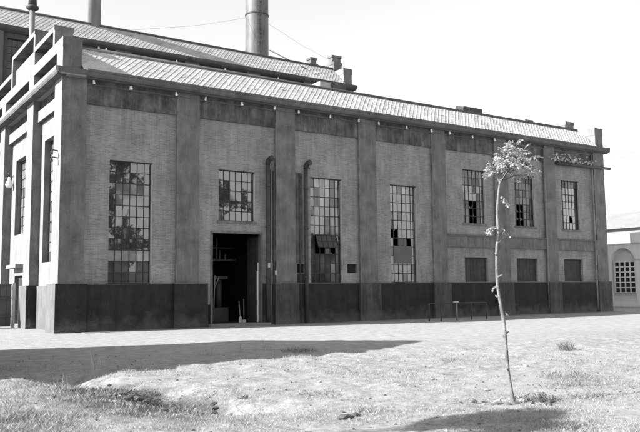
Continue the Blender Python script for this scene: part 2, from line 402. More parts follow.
mb = MB(); wall(mb,'x',BF,.5,.9,LX-.1,1.0,10.75,ops+[(DOOR[0],DOOR[1],1.0,1.2)])
# right hand wall
wall(mb,'y',LX-.45,LX-.12,.5,DY,0,10.75,[])
mb.build('wall', M['brick'], PH)
# right-hand side pilasters (seen only from aside)
for y0 in (0,5.0,11.3,16.3):
    if y0: MB().box(LX-.2,LX,y0,y0+1.15,0,10.6).build('pilaster', M['render'], PH)
# pale window reveals
# left wall
LOPS = [(1.9,4.4,2.98,8.62),(7.3,10.35,4.6,8.55),(8.2,10.0,.05,2.5)]
mb = MB(); wall(mb,'y',.42,.75,1.1,DY,0,10.75,LOPS,0,1); mb.build('wall', [M['render_sunlit'],M['render']], PH)  # opening reveals coloured darker to paint their shade
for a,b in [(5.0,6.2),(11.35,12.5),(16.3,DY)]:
    MB().box(0,.424,a,b,1.96,10.6).build('pilaster', M['render_sunlit'], PH)
    MB().box(-.13,.43,a-.13,b+.13,-.2,1.96).build('pilaster_base', M['plinth_sunlit'], PH)
MB().box(.32,.44,1.2,4.86,-.2,1.93).build('plinth', M['plinth_sunlit'], PH)
for a_,b_ in ((6.34,8.1),(10.1,11.2)): MB().box(.32,.44,a_,b_,-.2,1.93).build('plinth', M['plinth_sunlit'], PH)
# thin darker facings put the shade on each pier's camera side into colour
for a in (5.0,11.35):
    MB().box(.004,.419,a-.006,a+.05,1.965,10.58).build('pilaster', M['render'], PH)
    MB().box(-.126,.425,a-.136,a-.1,-.2,1.955).build('pilaster_base', M['plinth'], PH)
# left facade frieze panels
for a,b in [(1.15,5.0),(6.2,11.35),(12.5,16.3)]:
    MB().box(.22,.43,a+.002,b-.008,9.58,10.1).build('frieze_panel', M['render_sunlit'], PH)
    MB().box(.225,.43,a+.004,b-.01,9.572,9.58).build('frieze_shade', M['frieze'], PH)  # thin dark slab paints the shade under the panel
    MB().box(.36,.43,a+.002,b-.008,10.1,10.59).build('recess_shade', M['frieze'], PH)  # dark strip paints the cornice's shade across the recess top
# left windows
def window(parent, ax, u0,u1,z0,z1,rows,cols,face,depth,tone, bar=.014, sill=True):
    """steel window: bars are the thing; panes a child mesh"""
    P = (lambda mb,a,b,c0,c1,z0,z1,mi=0: mb.box(a,b,c0,c1,z0,z1,mi)) if ax=='x' else (lambda mb,a,b,c0,c1,z0,z1,mi=0: mb.box(c0,c1,a,b,z0,z1,mi))
    mb = MB(); c = face+depth; fr = .038
    P(mb,u0,u0+fr,c-.03,c+.03,z0,z1); P(mb,u1-fr,u1,c-.03,c+.03,z0,z1); P(mb,u0+fr,u1-fr,c-.03,c+.03,z1-fr,z1); P(mb,u0+fr,u1-fr,c-.03,c+.03,z0,z0+fr)
    du=(u1-u0)/cols; dz=(z1-z0)/rows
    for i in range(1,cols): P(mb,u0+i*du-bar,u0+i*du+bar,c-.022,c+.022,z0+fr,z1-fr)
    for j in range(1,rows):
        bw_ = bar*1.0 if (rows-j)%2 else bar*1.5
        P(mb,u0+fr,u1-fr,c-.024,c+.024,z0+j*dz-bw_,z0+j*dz+bw_)
    wo = mb.build('window', M['iron'], parent)
    g = MB(); mats=[M['glass_clear'],M['glass_dirty'],M['glass_bright'],M['glass_dark'],M['board'],M['glass_dim']]
    for j in range(rows):
        for i in range(cols):
            k = tone(rows-1-j,i)
            a,b = u0+i*du,u0+(i+1)*du; lo,hi = z0+j*dz,z0+(j+1)*dz
            if k is None:
                for cx,cz,sx,sz in ((a,lo,1,1),(b,lo,-1,1),(a,hi,1,-1),(b,hi,-1,-1)):
                    if random.random()<.16:
                        p_=[(cx,c,cz),(cx+sx*du*random.uniform(.2,.8),c,cz),(cx+sx*du*random.uniform(.1,.3),c,cz+sz*dz*random.uniform(.1,.25)),(cx,c,cz+sz*dz*random.uniform(.2,.8))]
                        if ax!='x': p_=[(q[1],q[0],q[2]) for q in p_]
                        g.quad(*p_,mi=5)
                continue
            t=[random.uniform(-.0022,.0022) for _ in range(2)]
            pts=[(a,c+t[0],lo),(b,c-t[0],lo),(b,c-t[0]+t[1],hi),(a,c+t[0]+t[1],hi)]
            if ax!='x': pts=[(q[1],q[0],q[2]) for q in pts][::-1]
            g.quad(*pts,mi=k)
    g.build('pane', mats, wo)
    return wo
T1 = {}
def tone_w1(r,c):
    if r in (9,10): return 3 if random.random()<.75 else 0
    if r==8: return 2
    if r in (2,3) and c in (1,2,3,4): return 1
    return 0 if random.random()<.9 else 1
def tone_w2(r,c): return 1 if (r in (2,3) and c in (1,2,3)) and random.random()<.5 else 0
def tone_w3(r,c):
    if r==6 and c in (1,2,3,4): return None
    if r==7 and c in (1,2,3,4): return None if random.random()<.6 else 3
    if r>=7: return random.choice([3,3,3,5])
    return 1 if random.random()<.45 else random.choice([0,2,5])
def tone_w4(r,c):
    if r==5 and c in (0,1): return None
    if r==6 and c in (1,2,3,4): return random.choice([3,None,3])
    if r==4 and c==0: return 3
    return 1 if random.random()<.6 else random.choice([0,5,2])
def tone_w5(r,c):
    if r>=4 and c in (2,3): return None
    if c==5: return 1
    if r in (2,3) and random.random()<.5: return 1
    return random.choice([5,5,3,5])
def tone_w6(r,c):
    if r>=4 and c in (1,2): return None
    return random.choice([3,5,3,5,5])
def tone_w7(r,c):
    if r==0: return random.choice([3,5])
    if r==5 and c==3: return None
    if c in (0,5): return 3
    return 2 if random.random()<.7 else 1
TN = dict(w1=tone_w1,w2=tone_w2,w3=tone_w3,w4=tone_w4,w5=tone_w5,w6=tone_w6,w7=tone_w7)
for k,(a,b,z0,z1,r,c) in WIN.items():
    wo = window(PH,'x',a+.004,b-.004,z0+.004,z1-.004,r,c,BF,.17,TN[k])
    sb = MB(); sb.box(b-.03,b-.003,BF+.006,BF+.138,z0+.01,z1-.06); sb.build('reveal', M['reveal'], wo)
    if z0>2.2: MB().box(a-.08,b+.08,BF-.05,BF+.13,z0-.1,z0+.002).build('sill', M['frieze_light'], wo)
bp_=MB(); bp_.box(17.45+.31,17.45+1.56,BF+.125,BF+.145,3.0,3.95); bp_.build('patch_board',M['board'],bpy.data.objects['window.003'])
# open sash hanging out of the third window
wo = bpy.data.objects.get('window.002') or wo
sash = MB(); sash.quad((12.66,.22,4.36),(13.9,.22,4.36),(13.9,-.05,3.75),(12.66,-.05,3.75),0)
for x in (12.66,12.98,13.29,13.6,13.9): sash.tube([(x,.215,4.36),(x,-.055,3.75)],.02,5,1)
for k in (0,.5,1): sash.tube([(12.66,.215-.27*k,4.36-.61*k),(13.9,.215-.27*k,4.36-.61*k)],.02,5,1)
sash.build('open_sash', [M['glass_dark'],M['iron']], wo)
window(PH,'y',1.904,4.396,2.984,8.616,12,5,.42,.3,lambda r,c: random.choice([1,2,2]))
window(PH,'y',7.304,10.346,4.604,8.546,8,6,.42,.3,lambda r,c: random.choice([1,2,2]))
ddr = MB(); ddr.box(.62,.68,8.21,9.99,.05,2.49); ddr.build('side_door', M['wood_dark'], PH)
MB().box(.02,.42,8.0,10.2,2.86,3.04).build('door_canopy', M['render_sunlit'], PH)
# front pilasters + bases
for i,(a,b) in enumerate(PIL):
    if i==0:
        mb=MB(); mb.box(.006,b,0,1.1,1.96,10.6); p=mb.build('pilaster',M['render'],PH)
        MB().box(0,.05,.006,1.15,1.965,10.59).build('pilaster',M['render_sunlit'],PH)  # sunlit side of the corner pier coloured paler than its front
        MB().box(-.124,b+.12,-.13,1.2,-.2,1.96).build('pilaster_base',M['plinth'],PH)
        MB().box(-.13,-.05,-.124,1.28,-.2,1.955).build('pilaster_base',M['plinth_sunlit'],PH)  # sunlit side of the base coloured paler than its front
    else:
        MB().box(a,b,0,.3 if b<LX else 1.1,1.96,10.6).build('pilaster',M['render'],PH)
        e = .12 if i not in (1,) else .12
        b2 = min(b+(.4 if i==1 else .1), 6.83 if i==1 else 99)
        mb=MB(); mb.box(a-.13,b2 if b<LX else b+.13,-.13,.35 if b<LX else 1.2,-.2,1.94); mb.build('pilaster_base',M['plinth' if i<2 else 'plinth_mid'],PH)
        MB().box(a-.14,b2+.01 if b<LX else b+.14,-.145,.34 if b<LX else 1.2,1.94,1.99).build('base_ledge',M['ledge'],PH)
MB().box(-.115,1.16,-.137,.35,1.96,1.985).build('base_ledge',M['ledge'],PH)
for i in (1,2,3,4,6):
    a=PIL[i][0]; MB().box(a-.012,a+.03,-.004,.139,1.995,10.34).build('worn_arris',M['arris'],PH)
# plinth between the pilaster bases, broken by the door
gaps=[]
for i in range(7):
    a=PIL[i][1]+(.12 if i==0 else .1); b=PIL[i+1][0]-.13
    if i==1: a=9.55
    gaps.append((a,b))
for a,b in gaps:
    MB().box(a,b,.0,.3,-.2,1.93).build('plinth',M['plinth'],PH)
    MB().box(a,b,-.015,.3,1.93,1.965).build('base_ledge',M['ledge'],PH)
# friezes, storey bands
for i in range(7):
    a,b = PIL[i][1],PIL[i+1][0]
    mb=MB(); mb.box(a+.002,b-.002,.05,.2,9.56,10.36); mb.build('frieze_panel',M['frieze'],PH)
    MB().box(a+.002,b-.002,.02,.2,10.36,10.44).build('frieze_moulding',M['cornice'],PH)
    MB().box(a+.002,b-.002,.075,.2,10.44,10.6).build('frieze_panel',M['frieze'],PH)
    if i>=4:
        MB().box(a+.002,b-.002,.015,.2,3.98,4.6).build('storey_band',M['frieze_light'],PH)
        MB().box(a+.002,b-.002,-.02,.2,4.6,4.68).build('storey_band',M['ledge'],PH)
# cornice (front, and gable returns in the paler sunlit colour)
cp=[(-.28,10.66),(-.34,10.74),(-.34,10.9),(.9,10.9),(.9,10.6),(-.16,10.6),(-.16,10.66)]
MB().prism(cp,-.24,LX+.3).build('cornice',M['cornice'],PH)
gp=[(-.3,10.66),(-.36,10.74),(-.36,10.905),(.9,10.905),(.9,10.595),(-.17,10.6),(-.17,10.66)]
MB().prismy(gp,-.342,DY).build('cornice',M['render_sunlit'],PH)
MB().box(-.29,.1,-.33,DY,10.588,10.656).build('cornice_shade',M['frieze'],PH)  # thin dark slab paints the shade under the gable cornice
MB().box(-.235,.9,-.348,-.335,10.66,10.9).build('cornice',M['cornice'],PH)
# rain gutter lip
MB().prism([(-.36,10.86),(-.36,10.96),(-.33,10.96),(-.33,10.9),(-.2,10.9),(-.2,10.86)],.95,LX+.28).build('gutter',M['cornice'],PH)
# stepped parapets, the same at both ends
def parapet(parent,x0,x1,flip,ox,oy,oz,ymax,mats,step3=(5.0,10.1),s2=1.4):
    """x0 outer face, x1 inner face"""
    s=1 if x1>x0 else -1; o=[]
    X=lambda d: x0+s*d
    T=abs(x1-x0)
    def bx(mb,d0,d1,y0,y1,z0,z1):
        a,b=sorted((X(d0),X(d1))); mb.box(a+ox,b+ox,y0+oy,y1+oy,z0+oz,z1+oz)
    e3=step3[1]
    back=MB()
    bx(back,.5,T,.9,ymax,10.9,12.28); bx(back,.5,T,s2+.05,ymax-1.4,12.28,13.18); bx(back,.5,T,step3[0]+.05,e3-.05,13.18,14.0)
    o.append(back.build('parapet_wall',mats[0],parent))
    fr=MB()
    # rail and stubs
    bx(fr,0,T+.02,0,ymax,11.82,12.31)
    for a in (0,step3[0],11.35,ymax-1.0): bx(fr,0,.52,a+.004,a+.96,10.9,11.82)
    # corner block behind its stub
    bx(fr,.52,T,.004,.92,10.9,11.82)
    # step two
    bx(fr,0,T+.02,s2,step3[0],12.96,13.2); bx(fr,0,.52,s2,s2+.28,12.31,12.96); bx(fr,.52,T,s2+.004,s2+.1,12.31,12.96)
    bx(fr,0,T+.02,e3,ymax-1.4,12.96,13.2)
    # step three
    bx(fr,0,T+.02,step3[0],e3,13.82,14.05); bx(fr,0,.52,step3[0],step3[0]+.28,12.31,13.82); bx(fr,.52,T,step3[0]+.004,step3[0]+.3,13.2,13.82); bx(fr,0,.52,e3-.28,e3,12.31,13.82)
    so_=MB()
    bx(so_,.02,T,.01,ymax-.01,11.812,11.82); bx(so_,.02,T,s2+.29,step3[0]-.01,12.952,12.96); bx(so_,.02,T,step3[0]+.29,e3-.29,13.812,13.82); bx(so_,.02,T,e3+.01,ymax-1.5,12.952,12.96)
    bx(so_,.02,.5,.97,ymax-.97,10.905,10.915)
    o.append(so_.build('parapet_soffit',mats[0],parent))  # slabs under rails and on the ledge; where dark, they paint shade
    # raised middle panel
    bx(fr,.12,.51,step3[0]+.5,e3-.5,12.31,13.2)
    o.append(fr.build('parapet_frame',mats[1],parent))
    return o
parapet(PH,0,.78,1,0,0,0,DY,(M['frieze'],M['render_sunlit']))  # recess backs and rail undersides coloured dark to paint shade
parapet(PH,LX,LX-.82,-1,0,0,0,DY,(M['render_sunlit'],M['render_sunlit']),(5.9,10.1),2.3)
# darker facings put the shade of the yard-side parapet faces into colour
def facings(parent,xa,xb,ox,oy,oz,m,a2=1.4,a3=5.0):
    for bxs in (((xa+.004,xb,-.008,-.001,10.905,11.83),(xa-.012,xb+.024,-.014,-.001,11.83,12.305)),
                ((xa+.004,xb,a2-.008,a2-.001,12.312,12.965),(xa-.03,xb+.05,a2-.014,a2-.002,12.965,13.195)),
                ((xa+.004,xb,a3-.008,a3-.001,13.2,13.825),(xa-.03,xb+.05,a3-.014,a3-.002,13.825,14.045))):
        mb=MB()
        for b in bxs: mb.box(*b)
        mb.v=[(x+ox,y+oy,z+oz) for x,y,z in mb.v]; mb.build('shade_facing',m,parent)
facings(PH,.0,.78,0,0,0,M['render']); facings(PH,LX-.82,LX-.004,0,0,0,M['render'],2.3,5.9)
# tiled skirt roof
def tile_roof(x0,x1,y0,z0,y1,z1,period,rows,amp=.015,skew=1.62):
    """flat pan tiles with a narrow roll along one edge; rolls run up the slope, courses lap a few millimetres"""
    mb=MB(); Lr=math.hypot(y1-y0,z1-z0); ny,nz=-(z1-z0)/Lr,(y1-y0)/Lr
    K=int((x1-x0)/period)+1; per=(x1-x0)/K
    prof=((0,.0),(.05,.6),(.11,1.0),(.17,.6),(.23,.0),(.6,-.12))
    S0=int(skew/per)+1; K+=S0      # diagonal slates: the raised edges lean along the roof
    fx=[(k,(k-S0)*per+f*per,h*amp) for k in range(K) for f,h in prof]+[(K-1,(K-S0)*per,0)]
    n=len(fx)-1
    col=[random.uniform(-.004,.004) for _ in range(K)]
    for r in range(rows):
        slip=[random.gauss(0,.02)-(random.uniform(.1,.3) if random.random()<.03 else 0) for _ in range(K)]
        lift=[.005+(random.uniform(.006,.018) if random.random()<.05 else 0) for _ in range(K)]
        base=len(mb.v)
        for e in (0,1):
            for k,dx,hh in fx:
                tt=(r+e)/rows; x=min(max(x0+dx+skew*tt,x0),x1); h=hh+col[k]+.02*noise.noise(Vector((x*.35,r*.12,1)))+(lift[k] if e==0 else 0)
                t=(r+e+(slip[k] if e==0 else .03))/rows
                mb.v.append((x, y0+(y1-y0)*t+ny*h, z0+(z1-z0)*t+nz*h))
        for i in range(n):
            k=fx[i][0]
            mb.f.append((base+i,base+i+1,base+n+2+i,base+n+1+i)); mb.mi.append(0); mb.tone.append((math.sin(k*12.9898+r*78.233)*43758.5453)%1*.98+.01); mb.smooth.append(False)
        b2=len(mb.v)
        for i in range(n+1):
            v=mb.v[base+i]; mb.v.append((v[0], v[1]-ny*.008, v[2]-nz*.008))
        for i in range(n):
            mb.f.append((b2+i,b2+i+1,base+i+1,base+i)); mb.mi.append(0); mb.tone.append(.5); mb.smooth.append(False)
    return mb
rf = tile_roof(.79,LX-.83,-.24,10.94,1.42,12.36,.27,6).build('roof',M['tile'],PH)
mb=MB(); mb.tube([(.79,1.42,12.37),(LX-.83,1.42,12.37)],.1,8); mb.build('ridge_cap',M['ridge'],rf)
mb=MB(); mb.prism([(1.46,12.3),(8.7,13.3),(DY,12.35),(DY,12.2),(8.7,13.1),(1.46,12.1)],.8,LX-.84); mb.build('roof',M['flatroof'],PH)
mb=MB(); mb.prism([(-.2,10.88),(1.42,12.26),(1.42,12.1),(.0,10.88)],.8,LX-.84); mb.build('roof_boarding',M['dark'],PH)
# low roof hatches poking over the edge of the tiles
for x,wd,h,yy in ((15.1,1.0,.50,2.2),(25.2,1.6,.44,2.2)):
    h0=MB(); h0.box(x,x+wd,yy,yy+1.2,12.3,12.55+h); hp=h0.build('roof_hatch',M['ridge'],PH); MB().box(x-.75,x-.05,yy,yy+1.0,12.3,12.5+h).build('hatch_lid',M['pale_paint'],hp)
# interior so that the holes and the doorway look into something
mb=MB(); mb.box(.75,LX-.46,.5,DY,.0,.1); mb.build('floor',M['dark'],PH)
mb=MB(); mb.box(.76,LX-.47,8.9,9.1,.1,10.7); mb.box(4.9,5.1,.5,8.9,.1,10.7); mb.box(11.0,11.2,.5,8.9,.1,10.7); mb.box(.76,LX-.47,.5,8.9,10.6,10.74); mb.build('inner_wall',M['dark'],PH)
for (a,b) in BRD:
    MB().box(a+.003,b-.003,BF+.15,BF+.2,1.993,3.397).build('boarded_opening',M['wood_dark'],PH)
for i,(a,b,z0,z1) in enumerate(VENT):
    mb=MB(); mb.box(a+.003,b-.003,BF+.22,BF+.25,z0,z1)
    for k in range(4): zz=z0+(k+.5)*(z1-z0)/4; mb.box(a+.003,b-.003,BF+.12,BF+.2,zz-.012,zz+.012)
    mb.build('vent_grille',M['dark'],PH)
MB().box(11.5,11.95,BF-.006,BF+.1,1.98,2.43).build('cover_plate',M['wood_dark'],PH)
# doorway: frame, threshold, open leaf
mb=MB(); mb.box(DOOR[0]+.003,DOOR[0]+.1,BF-.03,BF+.2,.1,4.29); mb.box(DOOR[1]-.1,DOOR[1]-.003,BF-.03,BF+.2,.1,4.29); mb.box(DOOR[0]+.003,DOOR[1]-.003,BF-.035,BF+.2,4.29,4.387)
df=mb.build('door_frame',M['frieze_light'],PH)
MB().box(DOOR[0]-.2,DOOR[1]+.2,-.35,.6,-.05,.12).build('doorstep',M['concrete'],PH)
mb=MB(); mb.box(9.47,9.53,.36,1.5,.14,4.2); dl=mb.build('door_leaf',M['wood_dark'],df)
mb=MB(); mb.box(9.40,9.465,.352,.42,.14,2.55); mb.box(9.44,9.466,.352,.42,2.55,2.95); mb.build('edge_strip',M['white'],dl)
# downpipes with weather hoods
def downpipe(x,y,ztop,r,m,hood=True,board=None):
    mb=MB(); mb.tube([(x,y,.06),(x,y,ztop)],r,12)
    for z in (2.2,4.6,6.6): mb.tube([(x,y,z),(x,y,z+.09)],r*1.22,12)
    p=mb.build('downpipe',m,PH)
    if hood:
        h=MB(); h.tube([(x,y,ztop-.1),(x,y,ztop+.04),(x+.02,y-.03,ztop+.11),(x+.07,y-.12,ztop+.19),(x+.11,y-.24,ztop+.2)],[r*1.15,r*1.15,r*1.2,r*1.3,r*1.5],12); h.build('hood',M['iron'],p)
        a=MB(); a.tube([(x+.08,y-.1,ztop+.08),(x+.16,y-.1,ztop-.12)],.03,6); a.build('hood_stay',M['mid_dark'],p)
    if board:
        b=MB(); b.box(board[0],board[1],BF-.09,BF+.02,2.96,board[2]); b.build('cable_board',M['frieze'],p)
    return p
downpipe(9.75,-.08,7.75,.10,M['pipe'],board=(9.86,10.24,7.5))
downpipe(11.92,-.08,7.72,.10,M['pipe'],board=(11.36,11.79,7.4))
for x in (9.98,10.12,11.62):
    MB().tube([(x,.02,.1),(x,.02,7.4)],.035,8).build('conduit',M['pipe_pale'] if x==9.98 else M['pipe'],PH)
for x,m_ in ((29.86,'pipe_pale'),(34.62,'pipe_pale')):
    mb=MB(); mb.tube([(x,-.02 if x<30 else -.03,.1),(x,-.02,1.9),(x,-.02,10.4)],.065,10)
    for z in (2.1,4.1,7.0): mb.tube([(x,-.02,z),(x,-.02,z+.08)],.085,10)
    mb.build('downpipe',M[m_],PH)
# rusted bracket of pipe passing the last corner
mb=MB(); mb.tube([(30.95,-.06,9.52),(36.5,-.07,9.60)],.10,10); mb.build('eaves_pipe',M['pipe'],PH)
mb=MB()
for k in range(5): mb.tube([(31.3+k*.85,-.05,9.5),(31.3+k*.85,.1,9.95)],.03,6)
mb.build('pipe_bracket',M['pipe'],PH)
# insulators under the cornice
for x in (1.28,2.89,5.0,6.42,8.31,10.1,11.49,13.39,15.2,16.55,18.48,20.3,21.7,23.5,25.35,26.7):
    zz=10.47+random.uniform(-.02,.02); y=-.12
    b=MB(); b.tube([(x,.15,zz-.12),(x,-.02,zz-.12),(x,y,zz-.05)],.022,6)
    bo=b.build('bracket_arm',M['pipe'],PH)
    q_=random.uniform(.75,1.2); tl=random.uniform(-.03,.03)
    i_=MB(); i_.tube([(x,y-.02,zz-.09),(x+tl*.3,y-.02,zz-.03),(x+tl*.4,y-.02,zz-.02),(x+tl,y-.02,zz+.06),(x+tl*1.1,y-.02,zz+.075)],[.055*q_,.065*q_,.042*q_,.05*q_,.02],10); i_.build('insulator',M['white'],bo)
w_=MB()
xs_=[1.28,2.89,5.0,6.42,8.31,10.1,11.49,13.39,15.2,16.55,18.48,20.3,21.7,23.5,25.35,26.7]
for a,b in zip(xs_,xs_[1:]): w_.tube([(a,-.14,10.4),((a+b)/2,-.14,10.33),(b,-.14,10.4)],.014,5)
w_.build('cable',M['wire'],PH)
# hooks and a lamp on the gable
for z,y in ((7.5,.45),(7.2,.45)):
    b=MB(); b.tube([(0,y,z),(-.22,y-.03,z+.02),(-.26,y-.06,z-.08)],.025,6); bo=b.build('wall_hook',M['pipe'],PH)
    i_=MB(); i_.tube([(-.26,y-.06,z-.16),(-.26,y-.06,z-.02)],[.06,.04],8); i_.build('insulator',M['mid_dark'],bo)
lm=MB(); lm.tube([(.2,11.34,7.95),(.2,11.0,8.0),(.2,10.9,7.75)],.03,6); lo=lm.build('wall_lamp',M['pipe'],PH)
lm=MB(); lm.tube([(.2,10.9,7.75),(.2,10.9,7.6),(.2,10.9,7.35),(.2,10.9,7.2)],[.06,.1,.2,.12],12); lm.build('lamp_globe',M['white'],lo)
# small pale labels on the pipes beside the doorway
for x,z in ((9.72,2.7),(10.2,2.35)):
    MB().box(x-.05,x+.06,-.215 if x<10 else -.04,-.2 if x<10 else -.02,z,z+.22).build('plate',M['pale_paint'],PH)
# pale plaster scraps / leaves lodged along the last pipe
lf=MB()
for cx_,n_,s_ in ((30.9,26,.30),(31.5,14,.28),(32.6,30,.34),(33.2,16,.25),(34.3,26,.28),(31.9,10,.3)):
    for _ in range(n_):
        p=Vector((cx_+random.gauss(0,s_),-.1+random.uniform(-.08,.08),9.68+abs(random.gauss(0,.16))+ (.3 if random.random()<.2 else 0)))
        a=Vector((random.uniform(-1,1),random.uniform(-.6,.6),random.uniform(-.5,.5))).normalized()*random.uniform(.06,.13); b=Vector((random.uniform(-.5,.5),random.uniform(-1,.2),random.uniform(-1,1))).normalized()*random.uniform(.04,.08)
        lf.quad(p-a,p-b,p+a,p+b,0,random.uniform(.2,1))
o=lf.build('leaf_litter',M['leaf_lit']); tag(o,'pale dry leaves lodged on the pipe under the last bay of the cornice','leaves')

# ------------------------------------------------------------------ rear hall
RH = thing('rear_hall', (0,17.5,0), 'taller tiled hall rising behind the long brick power house', 'building')
RY,RX0,RX1 = 17.5,-9.0,27.75
mb=MB(); wall(mb,'x',RY,RY+.4,RX0+.1,RX1-.1,0,18.0,[(1.15,2.7,13.2,17.5),(-5.2,-2.4,9,17.2)]); wall(mb,'y',RX1-.5,RX1-.1,RY+.4,36,0,18.0,[]); wall(mb,'y',RX0+.1,RX0+.5,RY+.4,36,0,18.0,[]); mb.box(RX0+.1,RX1-.1,35.6,36,0,18.0)
mb.build('wall',M['hall_wall'],RH)
for a,b,m_ in ((-.2,.9,'hall_pale'),(8.0,9.1,'hall_pale'),(13,14.1,'hall_pale'),(18,19.1,'hall_pale'),(23,24.1,'hall_pale'),(-8.9,-7.8,'hall_pale')):
    MB().box(a,b,RY-.14,RY+.05,0,17.85).build('pilaster',M[m_],RH)
window(RH,'x',1.154,2.696,13.204,17.496,9,5,RY,.2,lambda r,c: 3)
window(RH,'x',-5.196,-2.404,9.004,17.196,12,6,RY,.2,lambda r,c: 3)
cz=18.2-10.9
MB().prism([(RY-.34,17.95),(RY-.4,18.05),(RY-.4,18.2),(RY+.9,18.2),(RY+.9,17.85),(RY-.16,17.85)],RX0-.3,RX1+.3).build('cornice',M['ridge'],RH)
parapet(RH,RX0,RX0+.78,1,0,RY,cz,18.5,(M['render_sunlit'],M['render_sunlit'])); parapet(RH,RX1,RX1-.82,-1,0,RY,cz,18.5,(M['render_sunlit'],M['render_sunlit']))
facings(RH,RX1-.82,RX1-.004,0,RY,cz,M['render']); facings(RH,RX0,RX0+.78,0,RY,cz,M['render'])
rf=tile_roof(RX0+.79,RX1-.83,RY-.26,18.24,RY+1.55,19.88,.29,7).build('roof',M['tile_far'],RH)
MB().tube([(RX0+.79,RY+1.55,19.9),(RX1-.83,RY+1.55,19.9)],.11,8).build('ridge_cap',M['ridge'],rf)
MB().prism([(RY+1.6,19.8),(RY+9.25,20.9),(36,19.8),(36,19.6),(RY+9.25,20.7),(RY+1.6,19.6)],RX0+.8,RX1-.84).build('roof',M['flatroof'],RH)
mb=MB(); mb.prism([(RY-.2,18.18),(RY+1.55,19.76),(RY+1.55,19.6),(RY+.1,18.18)],RX0+.8,RX1-.84); mb.build('roof_boarding',M['dark'],RH)
for y,h0,h1,w_ in ((19.0,20.3,21.08,.42),(22.5,21.2,21.85,.3)):
    st_=MB(); st_.box(27.3-w_,27.3+w_,y,y+.6,h0,h1-.18); st_.box(27.24-w_,27.36+w_,y-.06,y+.66,h1-.18,h1); st_.build('parapet_stub',M['render'],RH)
mb=MB()
for x in (3.2,6.8,7.3,12.3,16.1,20.6): mb.tube([(x,RY-.25,17.62),(x,RY-.25,17.8)],[.08,.05],8)
mb.build('insulator_row',M['white'],RH)

# chimney and flues
CH = thing('chimney', (26.9,32,0), 'tall round steel chimney rising behind the roofs with guy wires', 'chimney')
mb=MB(); mb.tube([(26.92,32,0),(26.92,32,14),(26.92,32,28),(26.92,32,46)],[1.2,1.17,1.13,1.08],40); mb.build('shaft',M['stack'],CH)
mb=MB(); mb.tube([(26.92,32,28.45),(26.92,32,28.6)],1.17,40); mb.build('band',M['pipe'],CH)
for z in (24.2,32,36,40): MB().tube([(26.92,32,z),(26.92,32,z+.06)],1.15+.01*(z<30),40).build('seam',M['stack'],CH)
for p in ((13.5,30,24.0),(36,30,24.2),(20,20.5,20.2),(27.5,50,10)):
    MB().tube([(26.92+(.0),32,28.5),((26.92+p[0])/2,(32+p[1])/2,(28.5+p[2])/2-.25),p],.010,5,cap=False).build('guy_wire',M['wire'],CH)
mb=MB()
for s in (-.2,.2): mb.tube([(26.5+s,30.78,12),(26.5+s,30.78,45)],.025,5)
for k in range(70): mb.tube([(26.3,30.78,12+k*.45),(26.7,30.78,12+k*.45)],.018,4,cap=False)
mb.build('ladder',M['pipe'],CH)
FL = MB().tube([(7.08,19.25,19.3),(7.08,19.25,34)],.43,20).build('flue',M['flue'])
tag(FL,'short round flue standing on the rear roof, left of the big chimney','flue')
VP = thing('vent_pipe',(1.38,12,12.6),'thin vent pipe with a collar rising behind the stepped gable','vent pipe')
MB().tube([(1.38,12,12.6),(1.38,12,17.6)],.15,12).build('lower_tube',M['pipe_pale'],VP)
MB().tube([(1.38,12,17.5),(1.38,12,17.62),(1.38,12,17.74),(1.38,12,17.8)],[.16,.34,.34,.2],14).build('collar',M['pipe'],VP)
MB().tube([(1.38,12,17.8),(1.38,12,18.4),(1.38,12,20.5)],[.24,.2,.17],12).build('upper_tube',M['pipe'],VP)
MB().tube([(23.8,18.2,19.2),(22.3,21.5,21.4)],.05,6).build('loose_pole',M['pipe'],RH)

# ------------------------------------------------------------------ far right buildings
AG = thing('gatehouse',(46,6,0),'pale rendered gatehouse with an arched niche and a white barred window','building')
mb=MB(); FX=46.0
arch=[]; a0,a1,zs0,zc=4.72,6.95,0.35,3.55; ry=(a1-a0)/2; cy=(a0+a1)/2
N=14; top=5.0
# wall face with an arched niche: strips left, right and above the arch
def q(mb,pts): mb.quad(*[(FX,y,z) for y,z in pts])
mb.box(FX,FX+.3,a1,10.5,0,top); mb.box(FX,FX+.3,-14,a0,0,top); mb.box(FX,FX+.3,a0,a1,0,zs0)
for k in range(N):
    t0,t1=math.pi*k/N,math.pi*(k+1)/N
    y0,z0=cy-ry*math.cos(t0),zc+ry*1.05*math.sin(t0); y1,z1=cy-ry*math.cos(t1),zc+ry*1.05*math.sin(t1)
    mb.quad((FX,y0,z0),(FX,y1,z1),(FX,y1,top),(FX,y0,top)); mb.quad((FX,y0,z0),(FX,y1,z1),(FX+.3,y1,z1),(FX+.3,y0,z0)); mb.quad((FX,y0,top),(FX,y1,top),(FX+.3,y1,top),(FX+.3,y0,top))
mb.box(FX+.3,FX+6,-13.9,10.4,0,top-.1)
mb.box(FX-.03,FX+.35,-14.1,10.6,top,top+.08)
mb.build('wall',M['far_wall'],AG)
mb=MB(); mb.quad((FX+.28,a0,zs0),(FX+.28,a1,zs0),(FX+.28,a1,5),(FX+.28,a0,5)); mb.build('niche',M['far_niche'],AG)
MB().box(FX-.12,FX+.5,-14,4.98,top+.08,5.9).build('parapet',M['far_wall'],AG)
MB().box(FX-.08,FX,-14,4.7,3.78,3.92).build('string_course',M['far_wall'],AG)
mb=MB(); y0,y1,z0,z1=4.85,6.72,1.12,3.62; cc,rr=4,6
for i in range(cc+1): yy=y0+(y1-y0)*i/cc; mb.box(FX+.15,FX+.21,yy-.045,yy+.045,z0,z1)
for j in range(rr+1): zz=z0+(z1-z0)*j/rr; mb.box(FX+.147,FX+.213,y0-.07,y1+.07,zz-.04,zz+.04)
